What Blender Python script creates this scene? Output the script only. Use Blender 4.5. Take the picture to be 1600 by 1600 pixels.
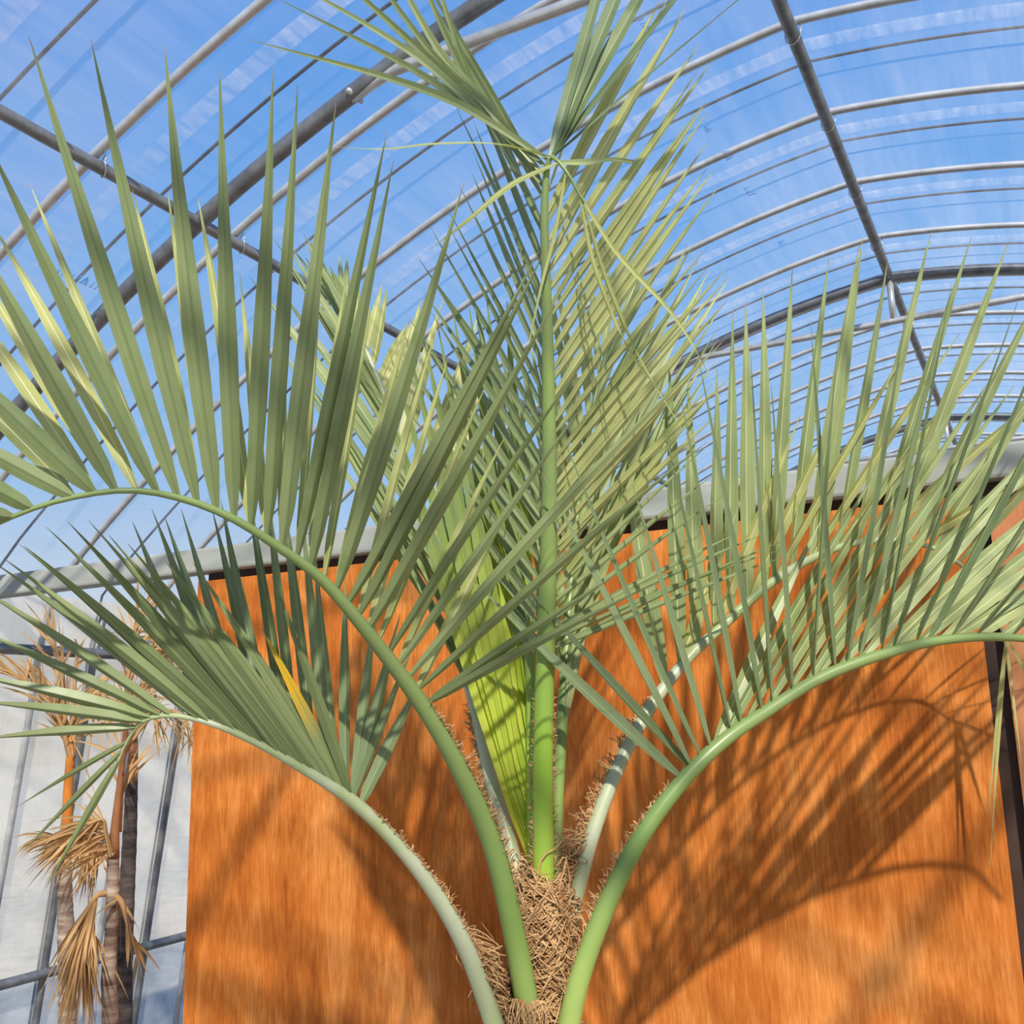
import bpy, bmesh, math, random
import numpy as np
from mathutils import Vector, Matrix, Quaternion

for o in list(bpy.data.objects): bpy.data.objects.remove(o)
S = bpy.context.scene
COL = S.collection
random.seed(7); rng0 = random.Random(3)
EYE = 1.5                      # height of the camera above the ground (m)
FPX = 1600.0

# ------------------------------------------------------------------ camera
# rotation columns: camera x, y, z axes in the world (world Y runs along the tunnel)
R = np.array([[0.8849272, 0.11481324, 0.45135549],
              [0.46498819, -0.16315375, -0.87015334],
              [-0.02626478, 0.97989733, -0.19776599]])
cam_d = bpy.data.cameras.new('camera'); cam_d.sensor_width = 36.0; cam_d.lens = 36.0
cam_d.clip_start = 0.02; cam_d.clip_end = 500
cam = bpy.data.objects.new('camera', cam_d); COL.objects.link(cam)
M4 = Matrix([list(R[i]) + [0] for i in range(3)] + [[0, 0, 0, 1]])
M4.translation = Vector((0, 0, EYE)); cam.matrix_world = M4
S.camera = cam

# ------------------------------------------------------------------ sky, sun, exposure
W = bpy.data.worlds.new('sky'); S.world = W; W.use_nodes = True
nt = W.node_tree; nt.nodes.clear()
tc = nt.nodes.new('ShaderNodeTexCoord'); sp = nt.nodes.new('ShaderNodeSeparateXYZ')
nt.links.new(tc.outputs['Generated'], sp.inputs[0])
cr = nt.nodes.new('ShaderNodeValToRGB')
els = cr.color_ramp.elements
els[0].position = 0.0; els[0].color = (0.80, 0.80, 0.80, 1)
els[1].position = 1.0; els[1].color = (0.05, 0.20, 0.66, 1)
for p, c in ((0.10, (0.70, 0.76, 0.84)), (0.22, (0.33, 0.57, 0.88)), (0.45, (0.15, 0.40, 0.84)), (0.7, (0.09, 0.30, 0.78))):
    e = els.new(p); e.color = (*c, 1)
nt.links.new(sp.outputs['Z'], cr.inputs[0])
bg = nt.nodes.new('ShaderNodeBackground'); bg.inputs['Strength'].default_value = 1.0
wo = nt.nodes.new('ShaderNodeOutputWorld')
nt.links.new(cr.outputs[0], bg.inputs[0]); nt.links.new(bg.outputs[0], wo.inputs[0])

sun_d = bpy.data.lights.new('sun', 'SUN'); sun_d.energy = 7.2; sun_d.angle = 0.022
sun_d.color = (1.0, 0.93, 0.80)
sun = bpy.data.objects.new('sun', sun_d); COL.objects.link(sun)
el = math.radians(36); hx, hy = -0.56, 0.83
hl = math.hypot(hx, hy)
sdir = Vector((hx / hl * math.cos(el), hy / hl * math.cos(el), -math.sin(el)))
sun.rotation_euler = sdir.to_track_quat('-Z', 'Y').to_euler()
sun.location = (4, -10, 12)

S.view_settings.view_transform = 'Standard'; S.view_settings.look = 'None'
S.view_settings.gamma = 1.0; S.view_settings.use_curve_mapping = False
S.view_settings.exposure = 0.0

# ------------------------------------------------------------------ helpers
def at(x, y, d):
    """photo pixel + distance along the viewing axis -> world point"""
    v = R @ np.array([(x - 800) / FPX, (800 - y) / FPX, -1.0]) * d
    return Vector((v[0], v[1], v[2] + EYE))

def px(P):
    v = R.T @ np.array([P[0], P[1], P[2] - EYE])
    return 800 + FPX * v[0] / -v[2], 800 - FPX * v[1] / -v[2]

def tag(o, label=None, cat=None, group=None, kind=None):
    if label: o['label'] = label
    if cat: o['category'] = cat
    if group: o['group'] = group
    if kind: o['kind'] = kind
    return o

def empty(name, loc=(0, 0, 0)):
    o = bpy.data.objects.new(name, None); o.location = loc; o.empty_display_size = 0.1
    COL.objects.link(o); return o

def link(name, me, parent=None):
    o = bpy.data.objects.new(name, me); COL.objects.link(o)
    if parent is not None:
        o.parent = parent
        root = parent; off = Vector((0, 0, 0))
        while root is not None:
            off += root.location; root = root.parent
        o.location = -off
    return o

class MB:
    def __init__(s): s.v = []; s.f = []; s.uv = []; s.sm = True
    def tube(s, pts, rad, n=8, cap=True, flat=None):
        pts = [Vector(p) for p in pts]; b0 = len(s.v); m = len(pts)
        ref = None
        for i, p in enumerate(pts):
            t = (pts[min(i + 1, m - 1)] - pts[max(i - 1, 0)]).normalized()
            if ref is None:
                a = Vector((0, 0, 1)) if abs(t.z) < .9 else Vector((1, 0, 0))
                ref = (a - t * a.dot(t)).normalized()
            else:
                ref = (ref - t * ref.dot(t)).normalized()
            bi = t.cross(ref)
            r = rad[i] if hasattr(rad, '__len__') else rad
            for k in range(n):
                an = 2 * math.pi * k / n
                fl = 1.0 if flat is None else flat
                s.v.append(p + ref * (math.cos(an) * r) + bi * (math.sin(an) * r * fl))
                s.uv.append((k / n, i / max(1, m - 1)))
        for i in range(m - 1):
            for k in range(n):
                a = b0 + i * n + k; b = b0 + i * n + (k + 1) % n
                s.f.append((a, b, b + n, a + n))
        if cap:
            s.f.append(tuple(b0 + k for k in reversed(range(n))))
            s.f.append(tuple(b0 + (m - 1) * n + k for k in range(n)))
        return s
    def box(s, lo, hi):
        b = len(s.v)
        for z in (lo[2], hi[2]):
            for x, y in ((lo[0], lo[1]), (hi[0], lo[1]), (hi[0], hi[1]), (lo[0], hi[1])):
                s.v.append(Vector((x, y, z))); s.uv.append((0, 0))
        for q in ((3, 2, 1, 0), (4, 5, 6, 7), (0, 1, 5, 4), (1, 2, 6, 5), (2, 3, 7, 6), (3, 0, 4, 7)):
            s.f.append(tuple(b + k for k in q))
        s.sm = False
        return s
    def grid(s, rows):
        b = len(s.v); n = len(rows[0])
        for i, r in enumerate(rows):
            for j, p in enumerate(r):
                s.v.append(Vector(p)); s.uv.append((j / (n - 1), i / (len(rows) - 1)))
        for i in range(len(rows) - 1):
            for j in range(n - 1):
                a = b + i * n + j; s.f.append((a, a + 1, a + n + 1, a + n))
        return s
    def mesh(s, name, mat):
        me = bpy.data.meshes.new(name)
        me.from_pydata([tuple(p) for p in s.v], [], s.f)
        ul = me.uv_layers.new(name='UVMap')
        idx = np.empty(len(me.loops), dtype=np.int32); me.loops.foreach_get('vertex_index', idx)
        ul.data.foreach_set('uv', np.array(s.uv, dtype=np.float32)[idx].ravel())
        if s.sm: me.polygons.foreach_set('use_smooth', np.ones(len(me.polygons), dtype=bool))
        me.materials.append(mat); me.update()
        return me
    def build(s, name, mat, parent=None, bevel=0.0):
        o = link(name, s.mesh(name, mat), parent)
        if bevel:
            md = o.modifiers.new('bevel', 'BEVEL'); md.width = bevel; md.segments = 2
        return o

def spline(pts, n):
    """Catmull-Rom through points (any dimension) -> n samples"""
    P = np.array(pts, dtype=float); m = len(P)
    d = np.r_[0, np.cumsum(np.linalg.norm(np.diff(P[:, :3], axis=0), axis=1))]
    out = []
    for u in np.linspace(0, d[-1], n):
        i = min(max(int(np.searchsorted(d, u) - 1), 0), m - 2)
        t = (u - d[i]) / max(1e-9, d[i + 1] - d[i])
        p1, p2 = P[i], P[i + 1]
        h = d[i + 1] - d[i]
        m1 = (P[i + 1] - P[i - 1]) / (d[i + 1] - d[i - 1]) * h if i > 0 else p2 - p1
        m2 = (P[i + 2] - P[i]) / (d[i + 2] - d[i]) * h if i < m - 2 else p2 - p1
        t2, t3 = t * t, t * t * t
        out.append((2 * t3 - 3 * t2 + 1) * p1 + (t3 - 2 * t2 + t) * m1 + (-2 * t3 + 3 * t2) * p2 + (t3 - t2) * m2)
    return np.array(out)

# ------------------------------------------------------------------ materials
def new_mat(name):
    m = bpy.data.materials.new(name); m.use_nodes = True
    t = m.node_tree; t.nodes.clear()
    out = t.nodes.new('ShaderNodeOutputMaterial')
    return m, t, out

def N(t, kind, **kw):
    n = t.nodes.new(kind)
    for k, v in kw.items():
        if k in n.inputs: n.inputs[k].default_value = v
        else: setattr(n, k, v)
    return n

def ramp(t, src, stops):
    r = t.nodes.new('ShaderNodeValToRGB'); e = r.color_ramp.elements
    e[0].position = stops[0][0]; e[0].color = (*stops[0][1], 1)
    e[1].position = stops[-1][0]; e[1].color = (*stops[-1][1], 1)
    for p, c in stops[1:-1]:
        q = e.new(p); q.color = (*c, 1)
    t.links.new(src, r.inputs[0]); return r

def noise(t, scale, vec=None, detail=4, stretch=None, rough=.6):
    n = N(t, 'ShaderNodeTexNoise', Scale=scale, Detail=detail, Roughness=rough)
    co = t.nodes.new('ShaderNodeTexCoord')
    src = vec or co.outputs['Object']
    if stretch:
        mp = t.nodes.new('ShaderNodeMapping'); mp.inputs['Scale'].default_value = stretch
        t.links.new(src, mp.inputs[0]); src = mp.outputs[0]
    t.links.new(src, n.inputs['Vector'])
    return n

def simple(name, stops, scale=8, stretch=None, rough=.5, metal=0.0, bump=0.0, detail=4):
    m, t, out = new_mat(name)
    b = N(t, 'ShaderNodeBsdfPrincipled', Roughness=rough, Metallic=metal)
    n = noise(t, scale, stretch=stretch, detail=detail)
    r = ramp(t, n.outputs[0], stops)
    t.links.new(r.outputs[0], b.inputs['Base Color'])
    if bump:
        bp = N(t, 'ShaderNodeBump', Strength=bump, Distance=.004)
        t.links.new(n.outputs[0], bp.inputs['Height']); t.links.new(bp.outputs[0], b.inputs['Normal'])
    t.links.new(b.outputs[0], out.inputs[0])
    return m

def leaf_mat(name, c1, c2, rib, transl=.3, rough=.42, brown=.985, spec=.4, upper=None):
    """blade colour varies from leaf to leaf; paler midrib, dry tip"""
    m, t, out = new_mat(name)
    uv = N(t, 'ShaderNodeUVMap'); sx = N(t, 'ShaderNodeSeparateXYZ'); t.links.new(uv.outputs[0], sx.inputs[0])
    oi = N(t, 'ShaderNodeObjectInfo')
    n1 = noise(t, 14, detail=3)
    add = N(t, 'ShaderNodeMath', operation='ADD'); t.links.new(oi.outputs['Random'], add.inputs[0]); t.links.new(n1.outputs[0], add.inputs[1])
    hf = N(t, 'ShaderNodeMath', operation='MULTIPLY'); hf.inputs[1].default_value = .5; t.links.new(add.outputs[0], hf.inputs[0])
    base = ramp(t, hf.outputs[0], [(.2, c1), (.8, c2)])
    if upper:
        ur = ramp(t, sx.outputs['Y'], [(.32, (0, 0, 0)), (.62, (1, 1, 1))])
        um = N(t, 'ShaderNodeMixRGB', blend_type='MIX'); t.links.new(ur.outputs[0], um.inputs['Fac']); t.links.new(base.outputs[0], um.inputs[1]); um.inputs[2].default_value = (*upper, 1)
        base = um
    # fine lengthwise veins
    mp = N(t, 'ShaderNodeMapping'); mp.inputs['Scale'].default_value = (26, .6, 1); t.links.new(uv.outputs[0], mp.inputs[0])
    n2 = N(t, 'ShaderNodeTexNoise', Scale=1.0, Detail=2); t.links.new(mp.outputs[0], n2.inputs['Vector'])
    vr = ramp(t, n2.outputs[0], [(.3, (.84, .84, .84)), (.7, (1.08, 1.08, 1.08))])
    mul = N(t, 'ShaderNodeMixRGB', blend_type='MULTIPLY', Fac=1.0); t.links.new(base.outputs[0], mul.inputs[1]); t.links.new(vr.outputs[0], mul.inputs[2])
    # blotches
    n3 = noise(t, 30, detail=2, stretch=(1, 1, .5))
    br = ramp(t, n3.outputs[0], [(.28, (.72, .78, .55)), (.42, (1, 1, 1))])
    mul2 = N(t, 'ShaderNodeMixRGB', blend_type='MULTIPLY', Fac=.6); t.links.new(mul.outputs[0], mul2.inputs[1]); t.links.new(br.outputs[0], mul2.inputs[2])
    # midrib
    ab = N(t, 'ShaderNodeMath', operation='SUBTRACT'); ab.inputs[1].default_value = .5; t.links.new(sx.outputs['X'], ab.inputs[0])
    ab2 = N(t, 'ShaderNodeMath', operation='ABSOLUTE'); t.links.new(ab.outputs[0], ab2.inputs[0])
    mr = ramp(t, ab2.outputs[0], [(.03, (1, 1, 1)), (.07, (0, 0, 0))])
    mx = N(t, 'ShaderNodeMixRGB', blend_type='MIX'); t.links.new(mr.outputs[0], mx.inputs['Fac']); t.links.new(mul2.outputs[0], mx.inputs[1]); mx.inputs[2].default_value = (*rib, 1)
    # tip
    tr = ramp(t, sx.outputs['Y'], [(brown - .015, (0, 0, 0)), (brown, (1, 1, 1))])
    mx2 = N(t, 'ShaderNodeMixRGB', blend_type='MIX'); t.links.new(tr.outputs[0], mx2.inputs['Fac']); t.links.new(mx.outputs[0], mx2.inputs[1]); mx2.inputs[2].default_value = (.36, .25, .16, 1)
    b = N(t, 'ShaderNodeBsdfPrincipled', Roughness=rough); b.inputs['Specular IOR Level'].default_value = spec
    t.links.new(mx2.outputs[0], b.inputs['Base Color'])
    tl = N(t, 'ShaderNodeBsdfTranslucent')
    g = N(t, 'ShaderNodeMixRGB', blend_type='MULTIPLY', Fac=1.0); t.links.new(mx2.outputs[0], g.inputs[1]); g.inputs[2].default_value = (1.15, 1.1, .55, 1)
    t.links.new(g.outputs[0], tl.inputs[0])
    ms = N(t, 'ShaderNodeMixShader'); ms.inputs[0].default_value = transl
    t.links.new(b.outputs[0], ms.inputs[1]); t.links.new(tl.outputs[0], ms.inputs[2])
    t.links.new(ms.outputs[0], out.inputs[0])
    return m

MAT = {}
MAT['leaf_grey'] = leaf_mat('palm_leaf_grey_green', (.185, .235, .10), (.285, .335, .15), (.16, .21, .08), .22)
MAT['leaf_yellow'] = leaf_mat('palm_leaf_yellow_green', (.36, .40, .14), (.55, .56, .23), (.75, .74, .40), .34)
MAT['leaf_pale'] = leaf_mat('palm_leaf_pale_green', (.26, .34, .15), (.38, .44, .20), (.55, .58, .30), .3)
MAT['leaf_blue'] = leaf_mat('palm_leaf_blue_green', (.15, .21, .10), (.24, .30, .15), (.30, .36, .18), .25)
MAT['leaf_young'] = leaf_mat('palm_leaf_young', (.42, .52, .06), (.58, .66, .10), (.30, .38, .05), .38, rough=.36, upper=(.25, .33, .13))
MAT['leaf_yellowed'] = leaf_mat('palm_leaf_yellowed', (.185, .235, .10), (.285, .335, .15), (.3, .3, .1), .22, brown=.93, upper=(.72, .42, .02))
MAT['leaf_dry'] = leaf_mat('palm_leaf_dry', (.34, .18, .07), (.62, .38, .17), (.7, .5, .26), .2, rough=.7)

def petiole_mat(name, lo, hi, stops_bloom, up):
    m, t, out = new_mat(name)
    uv = N(t, 'ShaderNodeUVMap'); sx = N(t, 'ShaderNodeSeparateXYZ'); t.links.new(uv.outputs[0], sx.inputs[0])
    gr = ramp(t, sx.outputs['Y'], [(0, lo), (.2, hi), (.42, up), (1, up)])
    n = noise(t, 9, detail=5)
    bl = ramp(t, n.outputs[0], [(.42, (0, 0, 0)), (.62, (1, 1, 1))])
    mx = N(t, 'ShaderNodeMixRGB', blend_type='MIX'); t.links.new(gr.outputs[0], mx.inputs[1]); mx.inputs[2].default_value = (*stops_bloom, 1)
    k = N(t, 'ShaderNodeMath', operation='MULTIPLY'); k.inputs[1].default_value = .5; t.links.new(bl.outputs[0], k.inputs[0]); t.links.new(k.outputs[0], mx.inputs['Fac'])
    b = N(t, 'ShaderNodeBsdfPrincipled', Roughness=.38); t.links.new(mx.outputs[0], b.inputs['Base Color']); t.links.new(b.outputs[0], out.inputs[0])
    return m
MAT['petiole'] = petiole_mat('palm_petiole_green', (.36, .46, .12), (.15, .24, .055), (.20, .28, .085), (.18, .245, .08))
MAT['petiole_bright'] = petiole_mat('palm_petiole_bright', (.34, .52, .025), (.24, .40, .04), (.24, .34, .08), (.17, .23, .08))
MAT['petiole_pale'] = petiole_mat('palm_petiole_glaucous', (.34, .38, .17), (.38, .42, .27), (.52, .51, .42), (.30, .36, .16))
MAT['fibre'] = simple('palm_fibre', [(.3, (.30, .14, .05)), (.7, (.66, .42, .20))], 40, rough=.75)
MAT['trunk'] = simple('palm_trunk_husk', [(.3, (.16, .075, .03)), (.5, (.42, .23, .09)), (.75, (.62, .40, .20))], 30, stretch=(1, 1, .35), rough=.85, bump=.6)
MAT['galv'] = simple('galvanised_steel', [(.3, (.12, .125, .135)), (.7, (.24, .25, .265))], 18, rough=.42, metal=.55)
MAT['galv_bright'] = simple('galvanised_steel_light', [(.3, (.38, .385, .39)), (.7, (.58, .585, .59))], 18, rough=.33, metal=.5)
MAT['strap'] = simple('black_strap', [(.3, (.008, .012, .02)), (.7, (.03, .035, .045))], 20, rough=.6)
MAT['wire'] = simple('steel_wire', [(.3, (.4, .4, .4)), (.7, (.6, .6, .6))], 20, rough=.3, metal=.6)
MAT['dark_wood'] = simple('dark_timber', [(.3, (.018, .010, .008)), (.7, (.05, .022, .012))], 12, stretch=(1, 1, .2), rough=.8)
MAT['beam'] = simple('weathered_beam', [(.3, (.24, .25, .22)), (.7, (.38, .39, .355))], 9, stretch=(.3, 1, 1), rough=.7, bump=.15)
MAT['soil'] = simple('soil', [(.3, (.20, .17, .14)), (.7, (.40, .36, .31))], 5, rough=.95, bump=.6)

def ply_mat(name, dark, mid, light):
    m, t, out = new_mat(name)
    co = N(t, 'ShaderNodeTexCoord')
    def nz(sc, scale, det, dist=0.0, rg=.6):
        mp = N(t, 'ShaderNodeMapping'); mp.inputs['Scale'].default_value = sc; t.links.new(co.outputs['Object'], mp.inputs[0])
        n = N(t, 'ShaderNodeTexNoise', Scale=scale, Detail=det, Roughness=rg, Distortion=dist); t.links.new(mp.outputs[0], n.inputs['Vector'])
        return n
    n1 = nz((4.5, 1, .9), 2.4, 8, 1.2, .68)      # flame figure of the rotary-cut veneer
    n2 = nz((210, 1, 16), 1.0, 3)                 # pores
    n3 = nz((1, 1, 1), 3.2, 4)                   # uneven stain
    a = N(t, 'ShaderNodeMixRGB', blend_type='MIX', Fac=.36); t.links.new(n1.outputs[0], a.inputs[1]); t.links.new(n2.outputs[0], a.inputs[2])
    a2 = N(t, 'ShaderNodeMixRGB', blend_type='MIX', Fac=.34); t.links.new(a.outputs[0], a2.inputs[1]); t.links.new(n3.outputs[0], a2.inputs[2])
    r = ramp(t, a2.outputs[0], [(.36, dark), (.5, mid), (.63, light)])
    b = N(t, 'ShaderNodeBsdfPrincipled', Roughness=.65); b.inputs['Specular IOR Level'].default_value = .12
    t.links.new(r.outputs[0], b.inputs['Base Color'])
    bp = N(t, 'ShaderNodeBump', Strength=.12, Distance=.002); t.links.new(n2.outputs[0], bp.inputs['Height']); t.links.new(bp.outputs[0], b.inputs['Normal'])
    t.links.new(b.outputs[0], out.inputs[0])
    return m
MAT['ply'] = ply_mat('orange_plywood', (.27, .058, .007), (.48, .142, .024), (.70, .275, .072))
MAT['ply2'] = ply_mat('brown_plywood', (.36, .13, .055), (.47, .19, .085), (.58, .26, .13))

def film_mat(name, lo, hi, tint, stretch, scale, veil=(.9, .93, 1.0), gloss=.04, stain=None):
    m, t, out = new_mat(name)
    n = noise(t, scale, stretch=stretch, detail=5, rough=.65)
    n2 = noise(t, 1.1, detail=2)
    mu = N(t, 'ShaderNodeMath', operation='MULTIPLY'); t.links.new(n.outputs[0], mu.inputs[0]); t.links.new(n2.outputs[0], mu.inputs[1])
    mr = N(t, 'ShaderNodeMapRange'); mr.inputs['From Min'].default_value = .12; mr.inputs['From Max'].default_value = .42
    mr.inputs['To Min'].default_value = lo; mr.inputs['To Max'].default_value = hi
    t.links.new(mu.outputs[0], mr.inputs['Value'])
    tr = N(t, 'ShaderNodeBsdfTransparent'); tr.inputs[0].default_value = (*tint, 1)
    d = N(t, 'ShaderNodeBsdfDiffuse'); d.inputs[0].default_value = (*veil, 1)
    tl = N(t, 'ShaderNodeBsdfTranslucent'); tl.inputs[0].default_value = (*veil, 1)
    if stain:
        n4 = noise(t, 5.0, detail=7, stretch=(1, 1.6, .8), rough=.7)
        sr = ramp(t, n4.outputs[0], [(.36, stain), (.6, veil)])
        t.links.new(sr.outputs[0], d.inputs[0]); t.links.new(sr.outputs[0], tl.inputs[0])
    ms = N(t, 'ShaderNodeMixShader'); ms.inputs[0].default_value = .5
    t.links.new(d.outputs[0], ms.inputs[1]); t.links.new(tl.outputs[0], ms.inputs[2])
    mx = N(t, 'ShaderNodeMixShader'); t.links.new(mr.outputs[0], mx.inputs[0]); t.links.new(tr.outputs[0], mx.inputs[1]); t.links.new(ms.outputs[0], mx.inputs[2])
    gl = N(t, 'ShaderNodeBsdfGlossy', Roughness=.18); mg = N(t, 'ShaderNodeMixShader'); mg.inputs[0].default_value = gloss
    t.links.new(mx.outputs[0], mg.inputs[1]); t.links.new(gl.outputs[0], mg.inputs[2])
    t.links.new(mg.outputs[0], out.inputs[0])
    return m
MAT['film'] = film_mat('greenhouse_film', .04, .34, (.95, .975, 1.0), (4, .35, 4), 3.0)
MAT['film_wall'] = film_mat('side_curtain_film', .42, .82, (.93, .89, .80), (3, .5, 3), 3.0, veil=(1.0, .91, .76), stain=(.86, .74, .58))
MAT['film_low'] = film_mat('skirt_film', .5, .8, (.8, .86, .92), (3, 1.5, .6), 4.0, veil=(.62, .60, .58), stain=(.42, .42, .42))
MAT['film_band'] = film_mat('film_band_white', -.1, .65, (1, 1, 1), (9, 2, 2), 3.0)

# ------------------------------------------------------------------ greenhouse
APX, APZ = -0.44, 1.85 + EYE          # ridge position
def zarch(dx): return APZ - 0.09 * abs(dx) - 0.132 * dx * dx
def profile(off=0.0, n=40):
    """hoop line in the cross-section, left foot to right foot, shifted outward by off"""
    half = [(d, zarch(d)) for d in np.linspace(0, 2.72, n)]
    half += [(2.87, EYE + .49), (2.93, EYE + .25), (2.97, EYE - .05), (3.06, EYE - .6), (3.13, EYE - 1.05), (3.20, 0.0)]
    h = np.array(half)
    tg = np.gradient(h, axis=0); tg /= np.linalg.norm(tg, axis=1)[:, None]
    nr = np.c_[-tg[:, 1], tg[:, 0]]; nr[0] = (0, 1)
    h = h + nr * off
    left = [(APX - d, z) for d, z in h[::-1]]; right = [(APX + d, z) for d, z in h[1:]]
    return left + right

MAT['yard'] = simple('pale_ground', [(.3, (.50, .47, .42)), (.7, (.72, .69, .63))], 6, rough=.95)  # outside ground added and kept pale to brighten the film wall
for gn, gx0, gx1 in (('ground', -40, -3.75), ('ground', 2.9, 40)):
    tag(MB().box((gx0, -20, -.12), (gx1, 60, -.02)).build(gn, MAT['yard']), 'added pale ground outside, brightens the film wall', 'ground', 'yard strips along the tunnel', 'structure')
floor = tag(MB().box((-3.75, -8, -.1), (2.9, 45, 0.0)).build('floor', MAT['soil']), 'bare pale earth floor of the tunnel', 'floor', kind='structure')
ceiling = tag(empty('ceiling', (APX, 2, APZ)), 'arched clear film roof on steel hoops', 'ceiling', kind='structure')
wall_left = tag(empty('wall_left', (-3.5, 2, 0)), 'translucent film side wall with steel rails beside the dry palms', 'wall', kind='structure')
Y0, Y1 = -5.0, 26.0

# roof film
pf = profile(.018)
roof = [p for p in pf if p[1] > EYE + .45]
ys = np.linspace(Y0, Y1, 40)
MB().grid([[(x, y, z) for x, z in roof] for y in ys]).build('roof_film', MAT['film'], ceiling)
# hoops (share one mesh)
hoop_me = MB().tube([(x - APX, 0, z - APZ) for x, z in profile(.0)], .0125, 8).mesh('hoop', MAT['galv_bright'])
k = -14
yy = 2.605 + .5 * k
while yy < Y1:
    o = bpy.data.objects.new('hoop', hoop_me); COL.objects.link(o); o.parent = ceiling; o.location = (0, yy - 2, .02)
    yy += .5
# straps pressed on the film between the hoops
strap_me = MB().tube([(x - APX, 0, z - APZ) for x, z in profile(.03)], .0048, 6).mesh('film_strap', MAT['strap'])
yy = 2.855 - .5 * 14
while yy < Y1:
    o = bpy.data.objects.new('film_strap', strap_me); COL.objects.link(o); o.parent = ceiling; o.location = (0, yy - 2, .02)
    yy += .5
# dashed half-clear white bands on the film, one per hoop bay
band_prof = [p for p in profile(.0225) if p[1] > EYE + 1.0]
band_me = MB().grid([[(x - APX, y, z - APZ) for x, z in band_prof] for y in (-.03, .03)]).mesh('film_band', MAT['film_band'])
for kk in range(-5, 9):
    o = bpy.data.objects.new('film_band', band_me); COL.objects.link(o); o.parent = ceiling
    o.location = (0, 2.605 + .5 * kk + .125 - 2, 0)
# faded blue print on the film (unreadable strokes)
MAT['print'] = simple('blue_film_print', [(.3, (.06, .26, .66)), (.7, (.12, .36, .78))], 60, rough=.6)
for bx, by, ln in ((100, 432, .16), (147, 452, .09), (1132, 246, .07), (1166, 302, .07), (1102, 205, .04), (1218, 383, .05), (1005, 45, .07)):
    d_ = 2.0
    for _ in range(60):
        P = at(bx, by, d_); d_ += (zarch(P.x - APX) + .012 - P.z) * .5
    m = MB(); sl = -(.09 + .264 * abs(P.x - APX)) * (1 if P.x > APX else -1); nst = max(4, int(ln / .014))
    for q in range(nst):
        y0 = P.y + ln * (q / nst - .5); h = rng0.uniform(.012, .03)
        m.tube([(P.x, y0, P.z), (P.x + h, y0 + rng0.uniform(-.006, .006), P.z + sl * h)], .0014, 4)
    m.build('film_print', MAT['print'], ceiling)
# truss arches: heavy arch, tie, strut
TIE = 1.63 + EYE
def truss(Y):
    a = MB().tube([(x, Y, z - .02) for x, z in profile(0)], .024, 12).build('truss_arch', MAT['galv'], ceiling)
    hw = 0.96
    pts = [(APX - hw - .05, Y - .0, zarch(hw + .05) - .035)] + [(APX + d, Y, TIE) for d in (-hw + .08, -.4, 0, .4, hw - .08)] + [(APX + hw + .05, Y, zarch(hw + .05) - .035)]
    MB().tube(pts, [.010, .0155, .0155, .0155, .0155, .0155, .010], 10).build('tie_bar', MAT['galv_bright'], a)
    MB().tube([(APX, Y, TIE), (APX, Y, APZ - .03)], .014, 10).build('strut', MAT['galv_bright'], a)
    for s in (-1, 1):
        x = APX + s * (hw + .04)
        MB().tube([(x, Y - .03, zarch(hw + .04) - .03), (x, Y + .03, zarch(hw + .04) - .03)], .008, 6).build('bolt', MAT['wire'], a)
for Y in (-.55, 1.95, 4.455, 6.955, 9.455, 11.955, 14.455): truss(Y)
# purlins
for x, z, r in ((APX, APZ - .015, .0185), (-1.97, EYE + 1.378, .0165), (2 * APX + 1.97, EYE + 1.378, .0165)):
    p = MB().tube([(x, Y0, z), (x, 8, z), (x, Y1, z)], r, 10).build('purlin', MAT['galv'], ceiling)
    for kk in range(-2, 10):
        yv = 2.605 + .5 * kk
        ring = [(x + math.cos(a) * (r + .006), yv + .025 * math.sin(a * .5), z + math.sin(a) * (r + .014) + .01) for a in np.linspace(0, 2 * math.pi, 13)]
        MB().tube(ring, .0018, 4).build('wire_clip', MAT['wire'], p)

# left wall: curtain film, skirt, rails, posts
def wall_x(zr, off=.0):   # zr = height above the eye
    zs = [-1.5, -1.05, -.6, -.05, .25, .49]; xs = [-3.64, -3.57, -3.50, -3.41, -3.37, -3.31]
    return float(np.interp(zr, zs, xs)) - off
MB().grid([[(wall_x(z, .02), y, z + EYE) for z in np.linspace(-.92, .5, 10)] for y in ys]).build('curtain_film', MAT['film_wall'], wall_left)
MB().grid([[(wall_x(z, .025), y, z + EYE) for z in np.linspace(-1.5, -.92, 5)] for y in ys]).build('skirt_film', MAT['film_low'], wall_left)
MB().tube([(wall_x(-.9, -.025), y, EYE - .9) for y in (Y0, 8, Y1)], .019, 10).build('side_rail', MAT['galv'], wall_left)
MB().tube([(wall_x(.295, -.02), y, EYE + .295) for y in (Y0, 8, Y1)], .02, 10).build('side_rail', MAT['galv'], wall_left)
post_me = MB().tube([(wall_x(z) + 3.5, 0, z + EYE) for z in (-1.5, -1.05, -.6, -.05, .25, .45)], .0145, 8).mesh('side_post', MAT['galv'])
for kk in range(-2, 12):
    o = bpy.data.objects.new('side_post', post_me); COL.objects.link(o); o.parent = wall_left; o.location = (0, 2.855 + .5 * kk - 2, 0)
wall_right = tag(MB().grid([[(2 * APX - wall_x(z, .02), y, z + EYE) for z in np.linspace(-1.5, .5, 10)] for y in ys]).build('wall_right', MAT['film_wall']), 'translucent film side wall opposite the dry palms', 'wall', kind='structure')

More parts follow.
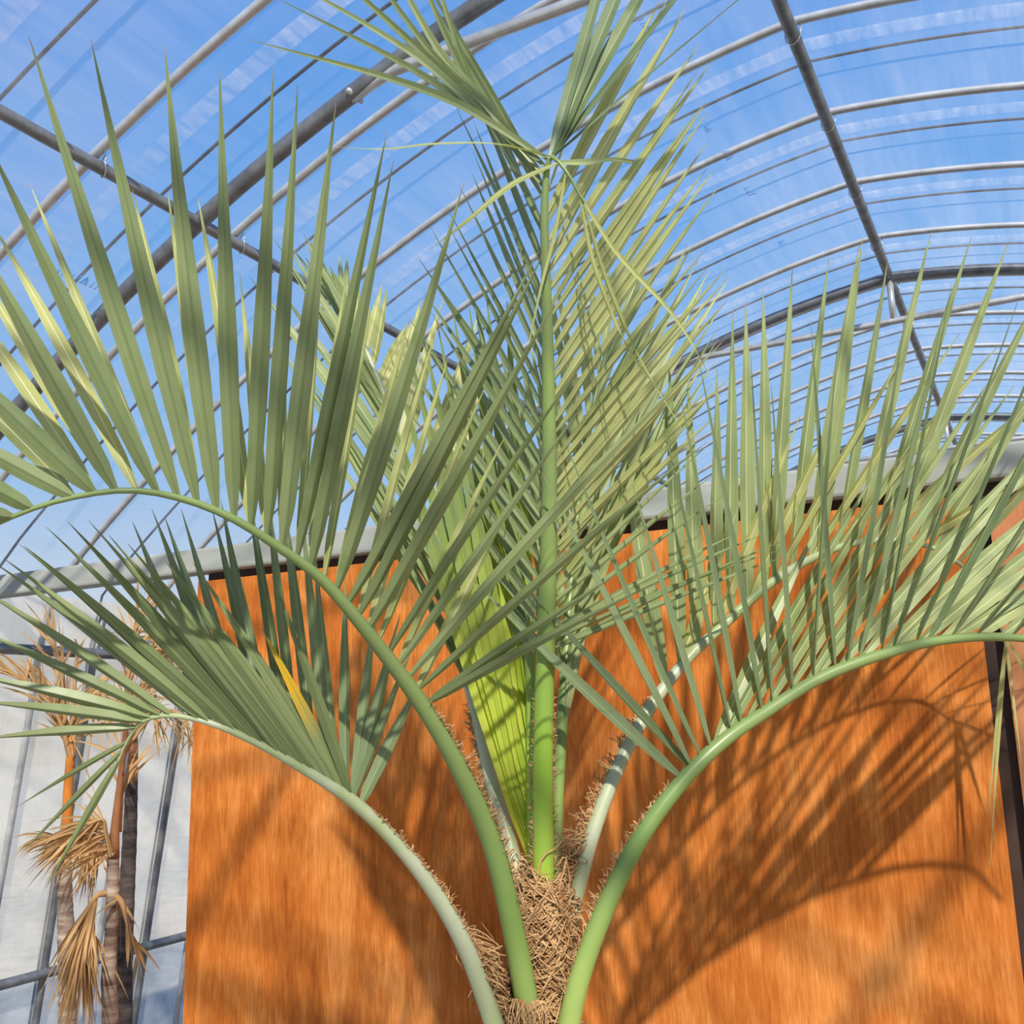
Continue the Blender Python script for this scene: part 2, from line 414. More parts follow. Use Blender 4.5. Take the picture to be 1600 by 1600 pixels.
# partition of stained plywood under a grey beam
D = 2.35
part = tag(empty('wall_back', (-1.3, D, 0)), 'partition of orange stained plywood sheets below a grey beam', 'wall', kind='structure')
topz = EYE + .1978 * D
XL, XR = -.984 * D, -.0525 * D
tag(MB().box((XL, D - .012, .02), (XR, D, topz - .025)).build('plywood_sheet', MAT['ply'], part, .001), 'orange stained plywood sheet behind the palm')
tag(MB().box((XR + .038, D - .024, .02), (XR + 1.26, D - .012, topz - .045)).build('plywood_sheet', MAT['ply2'], part, .001), 'paler brown plywood sheet')
MB().box((-3.30, D - .035, topz), (2.3, D + .03, topz + .075)).build('top_beam', MAT['beam'], part, .008)
MB().box((XL + .03, D + .002, topz - .09), (2.2, D + .028, topz - .001)).build('top_rail', MAT['dark_wood'], part)
MB().box((XR - .05, D + .002, 0), (XR + .09, D + .05, topz - .09)).build('gap_post', MAT['dark_wood'], part)
MB().box((XL + .05, D + .002, 0), (XL + .10, D + .05, topz - .09)).build('gap_post', MAT['dark_wood'], part)

# ------------------------------------------------------------------ palm
palm = tag(empty('palm_tree', (*at(848, 1600, 1.52).xy, 0)), 'grey-green feather palm with arching fronds in front of the orange plywood', 'palm tree')
rng = np.random.default_rng(11)
STUFF = MB()      # leaflets beyond the first 300
COUNT = [0]
LIMIT = 300

def leaf_geo(mb, line, width, wref, twist=0.0, fold=.22, prof=None, blunt=False):
    """folded blade along a line of points; wref = rough direction of its width"""
    b0 = len(mb.v); m = len(line)
    line = [Vector(p) for p in line]
    for i, p in enumerate(line):
        t = (line[min(i + 1, m - 1)] - line[max(i - 1, 0)]).normalized()
        w = wref - t * wref.dot(t)
        if w.length < 1e-4: w = t.orthogonal()
        w.normalize()
        s = i / (m - 1)
        w = Quaternion(t, twist + (1 - s) * .25) @ w
        nrm = t.cross(w)
        if s < .10: k = .30 + .5 * s / .10
        elif s < .3: k = .8 + .2 * (s - .10) / .2
        elif s < .42: k = 1.0
        else: k = max(.03, 1 - ((s - .42) / .58) ** 1.15)
        if blunt: k = max(k, .6)
        hw = width * .5 * k
        f = fold * (1.5 if s < .12 else 1)
        mb.v += [p - w * hw, p + nrm * (hw * f), p + nrm * (hw * f), p + w * hw]
        mb.uv += [(0, s), (.499, s), (.501, s), (1, s)]
    for i in range(m - 1):
        a = b0 + i * 4
        mb.f += [(a, a + 1, a + 5, a + 4), (a + 2, a + 3, a + 7, a + 6)]

class Frond:
    def __init__(s, rach, mat, label=None, n=64, flat=None):
        q = [(*at(x, y, d), r) for x, y, d, r in rach]
        s.c = spline(q, n); s.pts = [Vector(p[:3]) for p in s.c]
        s.px = np.array([px(p) for p in s.pts])
        mb = MB(); mb.tube(s.pts, [max(.0008, r * .001) for r in s.c[:, 3]], 10, flat=flat)
        s.obj = mb.build('frond', MAT[mat], palm)
        if label: s.obj['label'] = label
    def base(s, x, y):
        d = (s.px[:, 0] - x) ** 2 + (s.px[:, 1] - y) ** 2
        i = int(np.argmin(d)); i0 = min(max(i, 1), len(s.pts) - 2)
        t = (s.pts[i0 + 1] - s.pts[i0 - 1]).normalized()
        return s.pts[i], t, s.c[i, 3] * .001
    def leaves(s, keys, dd, w, mat, n=None, twist=0.0, sag=.03, jit=0.0, fold=.22, mids=None, seg=10, skip=0.0, blunt=False, wref=None):
        K = np.array(keys, dtype=float)
        if n:
            u = np.linspace(0, len(K) - 1, n)
            u[1:-1] += rng.uniform(-.3, .3, n - 2) * (len(K) - 1) / n
            K = np.array([[np.interp(v, range(len(K)), K[:, j]) for j in range(4)] for v in u])
        for i, (bx, by, tx, ty) in enumerate(K):
            P, T, r = s.base(bx, by)
            if jit:
                tx += rng.normal(0, jit); ty += rng.normal(0, jit)
            bd = (R.T @ np.array([P.x, P.y, P.z - EYE]))[2] * -1
            Q = at(tx, ty, bd + dd + rng.normal(0, .012))
            if mids is not None:
                mm = mids[i] if isinstance(mids[i], list) else [mids[i]]
                nn = len(mm) + 1
                cps = [P] + [at(a, b, bd + dd * (j + 1) / nn) for j, (a, b) in enumerate(mm)] + [Q]
                line = [Vector(p) for p in spline(cps, seg + 6)]
            else:
                L = (Q - P).length
                b1 = P.lerp(Q, .5) + Vector((0, 0, sag * L)) + (T * rng.normal(0, .008) * L)
                line = []
                for j in range(seg + 1):
                    a = j / seg
                    line.append(P * (1 - a) ** 2 + b1 * 2 * a * (1 - a) + Q * a * a)
            ww = w * rng.uniform(.88, 1.1)
            mb = MB() if COUNT[0] < LIMIT else STUFF
            leaf_geo(mb, line, ww, wref if wref is not None else T, twist + rng.normal(0, .13), fold, blunt=blunt)
            if COUNT[0] < LIMIT:
                mb.build('leaflet', MAT[mat], s.obj)
            COUNT[0] += 1

# F1: large frond arching to the left
f1 = Frond([(842, 1690, 1.5, 14), (827, 1590, 1.465, 17), (806, 1470, 1.45, 16.5), (770, 1320, 1.42, 15), (715, 1195, 1.38, 13), (655, 1095, 1.34, 11), (560, 970, 1.28, 8.5),
            (500, 903, 1.25, 7), (440, 858, 1.22, 6), (360, 808, 1.19, 5), (280, 778, 1.17, 4.2), (200, 766, 1.15, 3.6), (110, 778, 1.14, 3.2),
            (30, 803, 1.13, 2.8), (-50, 845, 1.13, 2.4), (-180, 960, 1.13, 1.5)], 'petiole', 'large frond arching over the plywood edge')
f1.leaves([(-30, 834, -190, 800), (20, 806, -150, 770), (53, 792, -140, 690), (101, 777, -130, 640), (152, 766, -110, 520), (191, 764, -70, 320), (233, 766, -30, 200), (273, 776, 45, 56),
           (305, 786, 142, 62), (337, 797, 257, 70), (373, 816, 343, 104), (398, 830, 427, 105), (420, 845, 465, 133), (447, 862, 525, 160),
           (467, 880, 605, 205), (493, 900, 615, 250), (515, 920, 725, 285), (540, 945, 842, 392), (560, 970, 852, 390), (582, 992, 868, 470)],
          -.06, .0225, 'leaf_grey', sag=-.02, fold=.36)
f1.leaves([(603, 1012, 905, 575), (620, 1032, 905, 640), (638, 1065, 1100, 560), (650, 1088, 1105, 690), (655, 1098, 960, 900), (660, 1105, 1010, 918)],
          -.02, .016, 'leaf_grey', sag=.02)
f1.leaves([(60, 790, -150, 730), (101, 777, -110, 560), (152, 766, -90, 420), (191, 764, -60, 380), (215, 765, -15, 345), (245, 770, 46, 286), (285, 781, 125, 330), (312, 788, 207, 295),
           (345, 801, 262, 300), (380, 820, 309, 306), (405, 835, 375, 430), (430, 852, 440, 410), (455, 870, 500, 450), (480, 890, 540, 440),
           (505, 912, 580, 480), (530, 935, 640, 500), (550, 960, 680, 520), (575, 985, 700, 560), (600, 1010, 760, 600), (625, 1045, 790, 680), (645, 1080, 800, 780)],
          .2, .020, 'leaf_yellow', sag=.02)

# F2: large frond arching to the right
f2 = Frond([(885, 1620, 1.46, 17), (905, 1530, 1.46, 16), (945, 1420, 1.47, 15), (1000, 1310, 1.48, 13.5), (1065, 1222, 1.5, 12), (1130, 1158, 1.52, 11),
            (1200, 1110, 1.55, 10), (1280, 1060, 1.58, 9.5), (1370, 1025, 1.6, 9), (1460, 1002, 1.62, 8), (1550, 995, 1.63, 7), (1640, 1005, 1.64, 6),
            (1740, 1050, 1.64, 5), (1800, 1120, 1.62, 3)], 'petiole', 'large frond arching away from the orange sheet edge')
f2.leaves([(1068, 1218, 733, 900), (1076, 1209, 820, 913), (1086, 1200, 846, 737), (1103, 1183, 880, 683), (1120, 1169, 985, 745), (1140, 1150, 1032, 640),
           (1163, 1134, 1062, 610), (1191, 1116, 1090, 553), (1213, 1100, 1172, 543), (1246, 1081, 1205, 600), (1268, 1067, 1310, 520), (1303, 1047, 1266, 495),
           (1316, 1042, 1417, 480), (1346, 1031, 1480, 470), (1373, 1022, 1488, 436), (1403, 1014, 1596, 455), (1430, 1005, 1650, 480), (1456, 1000, 1700, 520),
           (1488, 996, 1740, 590), (1523, 994, 1790, 660), (1587, 995, 1830, 720)], -.05, .021, 'leaf_blue', twist=.45, sag=-.015, fold=.45)
f2.leaves([(1110, 1178, 1300, 800), (1130, 1158, 1370, 720), (1160, 1137, 1440, 660), (1190, 1117, 1500, 620), (1220, 1097, 1560, 590), (1250, 1080, 1590, 600),
           (1280, 1060, 1620, 620), (1310, 1046, 1650, 650), (1340, 1034, 1670, 680), (1370, 1025, 1690, 710), (1400, 1015, 1710, 740), (1430, 1006, 1730, 770),
           (1460, 1002, 1750, 790), (1495, 997, 1770, 820), (1530, 995, 1780, 850), (1570, 996, 1790, 880)], .16, .022, 'leaf_pale', sag=.02, jit=12)

# F3: frond behind, drooping to the right in front of the plywood
f3 = Frond([(880, 1500, 1.5, 13), (900, 1400, 1.53, 12.5), (930, 1290, 1.56, 12), (975, 1180, 1.6, 11), (1030, 1085, 1.65, 10), (1083, 1020, 1.68, 9), (1116, 990, 1.70, 8.5),
            (1206, 910, 1.75, 8), (1280, 867, 1.79, 7), (1340, 848, 1.82, 6), (1400, 845, 1.85, 5.2), (1466, 860, 1.88, 4.5), (1530, 912, 1.92, 3.5), (1572, 1000, 1.94, 2)],
           'petiole_pale', 'rear frond with pale stalk drooping near the plywood')
f3.leaves([(1045, 1065, 975, 700), (1070, 1035, 1045, 560), (1095, 1008, 1075, 590), (1116, 990, 1120, 575), (1140, 968, 1145, 485), (1165, 945, 1165, 470), (1190, 923, 1192, 450),
           (1215, 903, 1238, 420), (1240, 888, 1295, 402), (1262, 876, 1342, 385), (1285, 866, 1348, 372), (1310, 856, 1387, 408), (1340, 849, 1455, 362),
           (1370, 846, 1518, 370), (1400, 845, 1577, 375), (1430, 850, 1640, 430), (1466, 860, 1680, 520), (1500, 885, 1720, 640)], .02, .034, 'leaf_pale', sag=.01)
f3.leaves([(1060, 1045, 1180, 700), (1116, 990, 1250, 650), (1165, 945, 1330, 600), (1215, 903, 1420, 540), (1262, 876, 1500, 520), (1310, 856, 1560, 540),
           (1370, 846, 1650, 600), (1430, 850, 1700, 700)], .08, .024, 'leaf_yellow', sag=.02)
f3.leaves([(1572, 1000, 1543, 1283), (1572, 1000, 1547, 1360), (1570, 995, 1597, 1200), (1568, 990, 1640, 1120), (1560, 970, 1700, 1000), (1545, 940, 1690, 930), (1535, 920, 1630, 880)],
          .02, .008, 'leaf_yellow', sag=.04)

# F4: lower frond drooping to the left
f4 = Frond([(780, 1625, 1.45, 15), (762, 1570, 1.45, 14), (728, 1480, 1.44, 13), (680, 1395, 1.42, 11.5), (620, 1318, 1.4, 10), (555, 1255, 1.38, 9), (480, 1205, 1.36, 7),
            (400, 1160, 1.35, 5.5), (330, 1130, 1.34, 4.5), (270, 1118, 1.34, 3.6), (225, 1126, 1.34, 2.8), (195, 1165, 1.35, 2), (182, 1200, 1.35, 1.2)],
           'petiole_pale', 'lower frond drooping toward the dry palms')
f4.leaves([(212, 1135, -40, 1156), (222, 1126, -50, 1096), (235, 1122, -70, 1050), (250, 1119, -60, 975), (275, 1118, -60, 903),
           (310, 1124, -15, 875), (335, 1131, 5, 872), (355, 1140, 30, 850), (375, 1148, 38, 853), (395, 1158, 73, 824), (415, 1167, 105, 814), (435, 1178, 138, 813), (455, 1190, 170, 836),
           (475, 1202, 200, 850), (495, 1215, 258, 876), (515, 1228, 263, 880), (530, 1238, 300, 878), (550, 1252, 424, 900)],
          -.05, .0165, 'leaf_grey', sag=.03, fold=.75)
f4.leaves([(187, 1185, 72, 1388), (192, 1170, 30, 1337), (198, 1158, 25, 1262)], -.04, .0105, 'leaf_grey', sag=.02, fold=.4)
f4.leaves([(543, 1246, 406, 976)], -.05, .017, 'leaf_yellowed', sag=.03, fold=.4)
f4.leaves([(330, 1131, 207, 815), (350, 1138, 237, 795), (370, 1146, 257, 806), (390, 1155, 283, 795), (410, 1165, 330, 790), (430, 1176, 345, 780), (450, 1188, 383, 740),
           (470, 1200, 412, 720), (490, 1212, 433, 720), (510, 1225, 470, 790), (525, 1235, 490, 840), (538, 1243, 540, 900), (545, 1248, 590, 930), (550, 1252, 625, 960),
           (553, 1254, 645, 1010), (556, 1257, 660, 1060)], .2, .020, 'leaf_blue', sag=.02)

# F5: upright central frond
f5 = Frond([(850, 1400, 1.5, 16.5), (848, 1200, 1.5, 15.5), (853, 1000, 1.49, 14), (858, 800, 1.48, 12), (857, 600, 1.46, 9.5), (853, 430, 1.44, 7), (851, 320, 1.43, 5.5),
            (860, 246, 1.42, 3.5), (885, 268, 1.41, 2.4), (912, 318, 1.41, 1.5)], 'petiole_bright', 'upright central frond with bright green stalk', n=90)
f5.leaves([(856, 255, 428, -5), (855, 258, 400, -60), (855, 262, 440, -120), (854, 268, 500, -160), (854, 274, 545, -180), (853, 285, 600, -170), (853, 300, 640, -160)],   .12, .0115, 'leaf_grey',
          mids=[[(760, 185), (640, 105)], [(755, 178), (640, 80)], [(750, 165), (660, 82)], [(748, 155), (672, 80)], [(745, 145), (685, 78)], [(790, 205), (733, 132)], [(785, 205), (737, 130)]])
f5.leaves([(857, 252, 383, 60)], .1, .012, 'leaf_grey', mids=[(690, 150)])
f5.leaves([(853, 290, 640, -60), (853, 380, 690, 10), (854, 470, 728, 160), (856, 560, 735, 265), (857, 640, 710, 330), (858, 720, 668, 395), (858, 800, 650, 480),
           (858, 880, 640, 560), (856, 950, 650, 680), (854, 1000, 690, 800), (852, 1030, 730, 905)], .22, .013, 'leaf_grey', n=30, jit=10, sag=.02)
f5.leaves([(860, 248, 1000, -230), (861, 249, 1060, -240), (862, 250, 1120, -220), (863, 251, 1210, -200), (864, 252, 1290, -110)], .1, .023, 'leaf_blue', sag=.01, wref=Vector((.75, .1, .65)))
f5.leaves([(856, 310, 1005, -30), (856, 400, 1062, 0), (857, 480, 1105, 130), (857, 560, 1100, 200), (858, 640, 1112, 265), (858, 720, 1105, 395), (858, 790, 1140, 480),
           (858, 860, 1130, 570), (857, 930, 1110, 640)], .22, .0175, 'leaf_yellow', n=28, jit=14, sag=.02)
f5.leaves([(857, 940, 1120, 690), (856, 980, 1160, 800), (855, 1010, 1230, 850), (853, 1025, 1200, 900)], .14, .010, 'leaf_pale', n=9, jit=14, sag=.02)
f5.leaves([(861, 244, 497, 228), (872, 250, 672, 390)],
          .02, .0125, 'leaf_yellow', mids=[[(780, 226), (675, 225), (600, 233)], [(800, 288), (730, 345)]], fold=.3)
f5.leaves([(876, 257, 990, 253)], .02, .0105, 'leaf_pale', mids=[[(915, 253), (955, 249)]], fold=.3, blunt=True)
f5.leaves([(888, 272, 820, 568), (900, 295, 1130, 640), (905, 305, 1062, 648), (911, 316, 1078, 690)],
          .02, .0065, 'leaf_yellow', mids=[[(868, 360), (845, 450)], [(960, 390), (1050, 490), (1100, 570)], [(930, 420), (985, 550)], [(945, 430), (1000, 560)]], fold=.3)

# F6: young unopened frond in the heart
f6 = Frond([(832, 1350, 1.54, 8), (830, 1200, 1.55, 8), (828, 1050, 1.56, 8), (812, 900, 1.57, 7), (790, 750, 1.58, 6), (765, 600, 1.59, 5), (745, 480, 1.6, 3)], 'petiole_bright', 'young frond with bright yellow-green leaflets still closed')
f6.leaves([(831, 1345, 585, 580), (831, 1335, 607, 545), (831, 1320, 632, 520), (831, 1300, 657, 510), (831, 1275, 682, 500), (831, 1245, 707, 480), (831, 1210, 732, 470), (830, 1170, 760, 460), (829, 1110, 792, 470)],
          .1, .027, 'leaf_young', sag=.02, wref=Vector((.8, .4, 0)), fold=.35)

# F7: rear frond to the left
f7 = Frond([(812, 1390, 1.53, 13), (795, 1310, 1.56, 12), (770, 1230, 1.6, 11), (743, 1110, 1.65, 10), (715, 1000, 1.7, 9), (680, 870, 1.76, 8), (640, 740, 1.82, 7), (600, 620, 1.88, 6),
            (560, 520, 1.93, 4), (530, 460, 1.97, 2)], 'petiole_pale', 'rear frond with pale stalk behind the young frond')
f7.leaves([(735, 1080, 560, 760), (715, 1000, 500, 640), (690, 910, 450, 540), (660, 800, 425, 440), (625, 690, 440, 400), (590, 600, 470, 380), (560, 520, 480, 395), (535, 465, 500, 400)],
          .05, .024, 'leaf_pale', n=26, jit=14)
f7.leaves([(735, 1080, 830, 740), (715, 1000, 800, 600), (690, 910, 780, 540), (660, 800, 740, 500), (625, 690, 690, 470), (590, 600, 640, 470), (560, 520, 580, 430), (535, 465, 530, 410)],
          .12, .018, 'leaf_yellow', n=26, jit=14)

# F9: rear frond to the right of the centre
f9 = Frond([(865, 1400, 1.53, 10), (872, 1250, 1.56, 9), (880, 1100, 1.6, 9), (893, 900, 1.68, 8), (915, 700, 1.76, 6), (945, 560, 1.83, 4), (965, 500, 1.86, 2)], 'petiole', 'rear frond rising behind the central stalk')
f9.leaves([(880, 1150, 960, 650), (882, 1080, 1020, 600), (887, 1000, 1090, 570), (892, 920, 1130, 500), (900, 830, 1120, 430), (908, 760, 1090, 400), (920, 680, 1060, 380), (945, 560, 1030, 380)],
          .08, .020, 'leaf_yellow', n=20, jit=14)
f9.leaves([(880, 1100, 800, 640), (887, 1000, 790, 560), (893, 900, 800, 500), (905, 780, 830, 450), (920, 680, 880, 420), (945, 560, 930, 400)], .08, .018, 'leaf_blue', n=18, jit=14)
if STUFF.v:
    tag(STUFF.build('leaflet_mass', MAT['leaf_pale'], palm), 'small overlapping leaflets at the back of the crown', kind='stuff')
print('leaflets', COUNT[0])

# trunk and fibre
tb = at(848, 1640, 1.52); tt = at(850, 1385, 1.51)
mb = MB()
rows = 60; pts = []; rad = []
for i in range(rows):
    a = i / (rows - 1)
    zz = tt.z * a
    b = min(1, zz / tb.z)
    p = Vector((tb.x, tb.y, zz)) if zz < tb.z else tb.lerp(tt, (zz - tb.z) / (tt.z - tb.z))
    pts.append(p); rad.append((.052 if zz < tb.z else .052 - .022 * (zz - tb.z) / (tt.z - tb.z)) * (1 + .07 * math.sin(i * 2.1)))
mb.tube(pts, rad, 20); mb.build('trunk', MAT['trunk'], palm)

def strands(name, specs, parent, label=None):
    m = MB()
    for cps, r in specs:
        m.tube(spline(cps, 9), [r, r, r, r, r, r * .9, r * .8, r * .6, r * .3], 3, cap=False)
    return tag(m.build(name, MAT['fibre'], parent), label, kind='stuff')
specs = []
for i in range(1500):                     # woven fibre round the trunk top
    a0 = rng.uniform(0, 2 * math.pi); sw = rng.uniform(.9, 2.8) * rng.choice([-1, 1])
    u = rng.uniform(-.55, 1.02)
    zc = tb.lerp(tt, u)
    r0 = .054 - .02 * max(0, u); dz = rng.normal(0, .009)
    cps = []
    for j in range(5):
        a = a0 + sw * j / 4; rr = r0 + rng.uniform(0, .006) + (.012 * rng.random() if j == 4 else 0)
        cps.append(zc + Vector((math.cos(a) * rr, math.sin(a) * rr, dz * j + .015 * math.sin(j * .8 * math.pi / 2) + rng.normal(0, .004))))
    specs.append((cps, rng.uniform(.0008, .0019)))
def web(A, B, n, spread=.012):            # fibre stretched between a stalk and the trunk
    for i in range(n):
        u, v = rng.random(), rng.random()
        p = A[0].lerp(A[1], u); q = B[0].lerp(B[1], min(1, max(0, u * .7 + v * .3 + rng.normal(0, .12))))
        m1 = p.lerp(q, .35) + Vector(rng.normal(0, spread, 3)); m2 = p.lerp(q, .7) + Vector(rng.normal(0, spread, 3))
        if rng.random() < .4: q = p.lerp(q, rng.uniform(.3, .8)) + Vector(rng.normal(0, spread, 3))
        specs.append(([p, m1, m2, q], rng.uniform(.0006, .0012)))
web((at(712, 1450, 1.45), at(778, 1600, 1.46)), (at(800, 1500, 1.49), at(800, 1630, 1.49)), 260)
web((at(800, 1560, 1.44), at(855, 1565, 1.45)), (at(810, 1640, 1.45), at(850, 1640, 1.45)), 90, .01)
web((at(885, 1400, 1.53), at(935, 1290, 1.56)), (at(868, 1400, 1.52), at(868, 1300, 1.54)), 70, .008)
web((at(895, 1380, 1.53), at(905, 1500, 1.5)), (at(860, 1380, 1.5), at(870, 1500, 1.5)), 200, .01)
web((at(800, 1330, 1.55), at(815, 1450, 1.5)), (at(838, 1370, 1.52), at(838, 1470, 1.5)), 160, .008)
strands('leaf_base_fibre', specs, palm, 'tan matted fibre round the leaf bases')

def fringe(fr, x0, y0, x1, y1, side, n, length=.016):
    """short curled fibres along a stalk's margin"""
    i0 = int(np.argmin((fr.px[:, 0] - x0) ** 2 + (fr.px[:, 1] - y0) ** 2)); i1 = int(np.argmin((fr.px[:, 0] - x1) ** 2 + (fr.px[:, 1] - y1) ** 2))
    sp_ = []
    right = Vector(R[:, 0])
    for k in range(n):
        s_ = rng.uniform(i0, i1); i = min(int(s_), len(fr.pts) - 2)
        P = fr.pts[i].lerp(fr.pts[i + 1], s_ - i); T = (fr.pts[i + 1] - fr.pts[i]).normalized()
        Wd = right - T * right.dot(T); Wd.normalize(); r = fr.c[i, 3] * .001
        b = P + Wd * side * r * .96
        tow = Vector((-R[0, 2], -R[1, 2], -R[2, 2])) * -1
        b += tow * rng.uniform(-.3, .7) * r * .5
        L = length * rng.uniform(.4, 1.3) * (1.5 - .9 * (s_ - i0) / max(1, i1 - i0))
        q1, q2, q3 = rng.normal(0, .3, 3); cz = Vector(R[:, 2]) * L * rng.normal(0, .4)
        sp_.append(([b, b + Wd * side * L * (.4 + .3 * q1) + T * L * (.35 + q2), b + Wd * side * L * (.6 + q1) + T * L * (.6 + 1.5 * q2) + cz, b + Wd * side * L * (.5 + 1.6 * q3) + T * L * (.7 + 2 * q2) + cz * 1.5], rng.uniform(.0006, .0011)))
    m = MB()
    for cps, r in sp_: m.tube(spline(cps, 7), [r, r, r, r, r * .8, r * .6, r * .3], 3, cap=False)
    tag(m.build('stalk_fibre', MAT['fibre'], fr.obj), kind='stuff')
fringe(f1, 815, 1500, 668, 1110, 1, 190, .011)
fringe(f2, 895, 1560, 1060, 1225, -1, 170, .009)
fringe(f3, 895, 1420, 1010, 1110, -1, 220, .016)
fringe(f4, 750, 1540, 575, 1270, 1, 170, .007)
fringe(f7, 805, 1350, 740, 1100, -1, 150, .014)
fringe(f5, 849, 1380, 850, 1090, -1, 120, .006)
fringe(f5, 849, 1380, 850, 1090, 1, 120, .006)

# ------------------------------------------------------------------ dry palms by the side wall
MAT['dry_trunk'] = simple('dry_trunk_ringed', [(.35, (.13, .075, .06)), (.5, (.29, .20, .15)), (.7, (.50, .43, .34))], 16, stretch=(.6, .6, 3.0), rough=.85, bump=.5)
MAT['dry_trunk_dark'] = simple('dry_trunk_dark', [(.35, (.028, .02, .02)), (.6, (.10, .07, .06)), (.8, (.2, .14, .11))], 18, stretch=(.6, .6, 2.5), rough=.85, bump=.5)
MAT['shaft'] = simple('orange_crownshaft', [(.35, (.42, .12, .015)), (.6, (.70, .24, .03)), (.8, (.62, .42, .1))], 10, stretch=(1, 1, .3), rough=.6)
MAT['shaft_brown'] = simple('brown_crownshaft', [(.35, (.13, .05, .02)), (.65, (.36, .15, .06))], 14, stretch=(1, 1, .3), rough=.7)
DP = 3.1
def dry_palm(label, foot, trunk_px, radii, mat, shaft=None, shaft_r=None, shaft_mat='shaft', fronds=(), d=DP, rings=14):
    g = at(*foot, d)
    root = tag(empty('dry_palm', (g.x, g.y, 0)), label, 'palm tree', 'dry palms by the side wall')
    P = [at(x, y, d) for x, y in trunk_px]
    P = [Vector((P[0].x, P[0].y, 0))] + P
    radii = [q * .92 for q in radii]
    rr = [radii[0] * 1.15] + list(radii)
    n = 70
    c = spline([(*p, r) for p, r in zip(P, rr)], n)
    rad = [c[i, 3] * (1 + .05 * (i % 3 == 0)) for i in range(n)]
    MB().tube([Vector(p[:3]) for p in c], rad, 14).build('trunk', MAT[mat], root)
    if shaft:
        c = spline([(*at(x, y, d), r) for (x, y), r in zip(shaft, shaft_r)], 14)
        MB().tube([Vector(p[:3]) for p in c], list(c[:, 3]), 12).build('crownshaft', MAT[shaft_mat], root)
    for rach, tips, ln, nl, w in fronds:
        c = spline([(*at(x, y, d + dz), 1) for x, y, dz in rach], 16)
        pts = [Vector(p[:3]) for p in c]
        m = MB(); m.tube(pts, [.010 * (1 - .75 * i / 15) for i in range(16)], 6)
        for k in range(int(nl * 1.7)):
            s_ = rng.uniform(2, 15); i = min(int(s_), 14)
            b = pts[i].lerp(pts[i + 1], s_ - i); T = (pts[i + 1] - pts[i]).normalized()
            tx, ty = tips
            a = rng.normal(0, 1)
            dirv = (Vector(R[:, 0]) * (tx + rng.normal(0, .45)) + Vector((0, 0, 1)) * (-ty + rng.normal(0, .35)) + Vector(R[:, 2]) * rng.normal(0, .35) + T * .7).normalized()
            L = ln * rng.uniform(.55, 1.1)
            Q = b + dirv * L + Vector((0, 0, -.15 * L)); M_ = b + dirv * L * .5 + Vector((0, 0, .06 * L))
            line = [b * (1 - t) ** 2 + M_ * 2 * t * (1 - t) + Q * t * t for t in np.linspace(0, 1, 7)]
            leaf_geo(m, line, w * rng.uniform(.6, 1.2), T, rng.uniform(-.6, .6), .35)
        m.build('dead_frond', MAT['leaf_dry'], root)
    return root
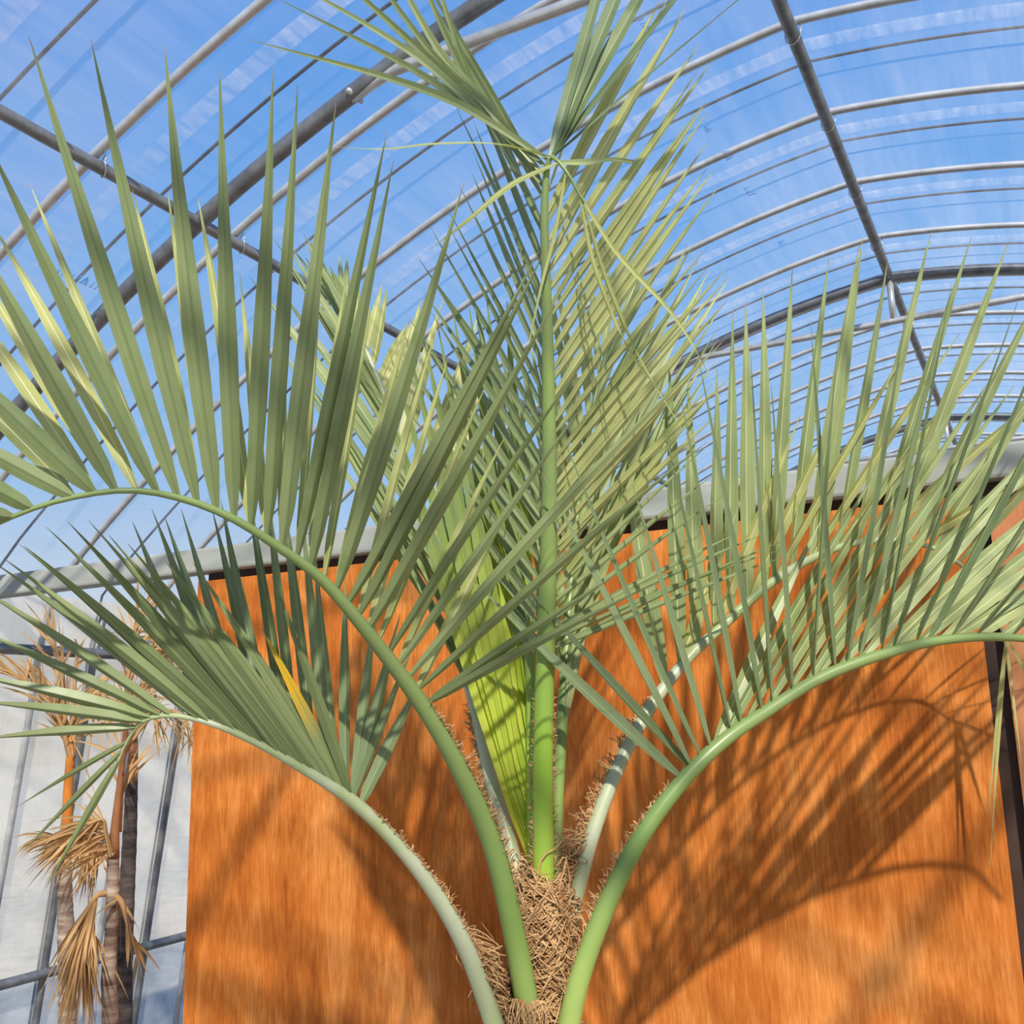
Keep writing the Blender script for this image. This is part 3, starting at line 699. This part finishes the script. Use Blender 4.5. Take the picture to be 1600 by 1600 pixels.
dry_palm('dry palm with ringed grey trunk and orange crownshaft by side wall', (105, 1650), [(105, 1600), (104, 1480), (101, 1400), (101, 1340)], [.028, .027, .024, .022], 'dry_trunk',
         [(102, 1350), (105, 1300), (106, 1240), (110, 1185), (112, 1150)], [.019, .0165, .014, .013, .009], 'shaft',
         [([(111, 1165, 0), (115, 1100, 0), (118, 1040, 0), (121, 1005, 0)], (.1, -.3), .08, 14, .008),
          ([(112, 1190, 0), (90, 1120, -.03), (50, 1070, -.06), (10, 1050, -.08)], (-.5, -.7), .20, 34, .009),
          ([(113, 1185, 0), (122, 1110, .0), (138, 1085, .0), (155, 1105, .0)], (.4, .2), .2, 26, .01),
          ([(112, 1200, 0), (100, 1110, .0), (95, 1040, .0), (85, 1010, .0)], (-.4, -.8), .22, 26, .009),
          ([(104, 1335, 0), (115, 1300, -.06), (135, 1300, -.1), (160, 1330, -.1)], (-.7, .9), .16, 46, .009),
          ([(102, 1340, 0), (90, 1315, -.04), (75, 1305, -.05), (60, 1310, -.05)], (-.5, .5), .1, 22, .007)])
dry_palm('dry palm with tan shredded trunk beside a dark trunk', (172, 1650), [(172, 1600), (170, 1530), (173, 1470), (176, 1400), (177, 1330)], [.024, .022, .019, .019, .017], 'dry_trunk',
         [(177, 1340), (180, 1290), (188, 1220), (196, 1150), (205, 1080)], [.017, .012, .009, .007, .004], 'shaft_brown',
         [([(168, 1395, 0), (150, 1400, -.03), (132, 1440, -.05), (128, 1500, -.05)], (-.02, 1.2), .22, 60, .012),
          ([(180, 1400, 0), (190, 1410, -.03), (198, 1440, -.04), (205, 1470, -.04)], (.2, 1.0), .12, 10, .012),
          ([(176, 1345, 0), (165, 1300, -.04), (160, 1280, -.06), (135, 1290, -.08)], (-.8, .8), .17, 40, .01),
          ([(185, 1300, .02), (190, 1200, .04), (200, 1060, .08), (215, 960, .1)], (.3, -.5), .2, 40, .008)], d=DP - .26)
dry_palm('dry palm with dark brown trunk and reddish tip by plywood edge', (192, 1650), [(193, 1600), (194, 1500), (198, 1400), (203, 1300), (206, 1220)], [.030, .029, .027, .024, .020], 'dry_trunk_dark',
         [(206, 1225), (208, 1180), (210, 1140), (210, 1100)], [.019, .016, .010, .003], 'shaft_brown',
         [([(208, 1150, 0), (230, 1050, .05), (265, 960, .08), (300, 960, .1)], (.3, .6), .16, 40, .01),
          ([(208, 1150, 0), (250, 1110, .05), (300, 1125, .08), (320, 1150, .1)], (-.5, .9), .17, 24, .006)], d=DP + .27)
# loose dry leaf strip leaning on the rail
m = MB(); leaf_geo(m, [at(221, 1480, 3.5), at(214, 1500, 3.48), at(208, 1530, 3.47), at(203, 1562, 3.46)], .018, Vector((.8, .4, .1)), 0, .2)
tag(m.build('dry_leaf_strip', MAT['leaf_dry']), 'loose pale dry leaf strip hanging below the side rail', 'dry leaf')
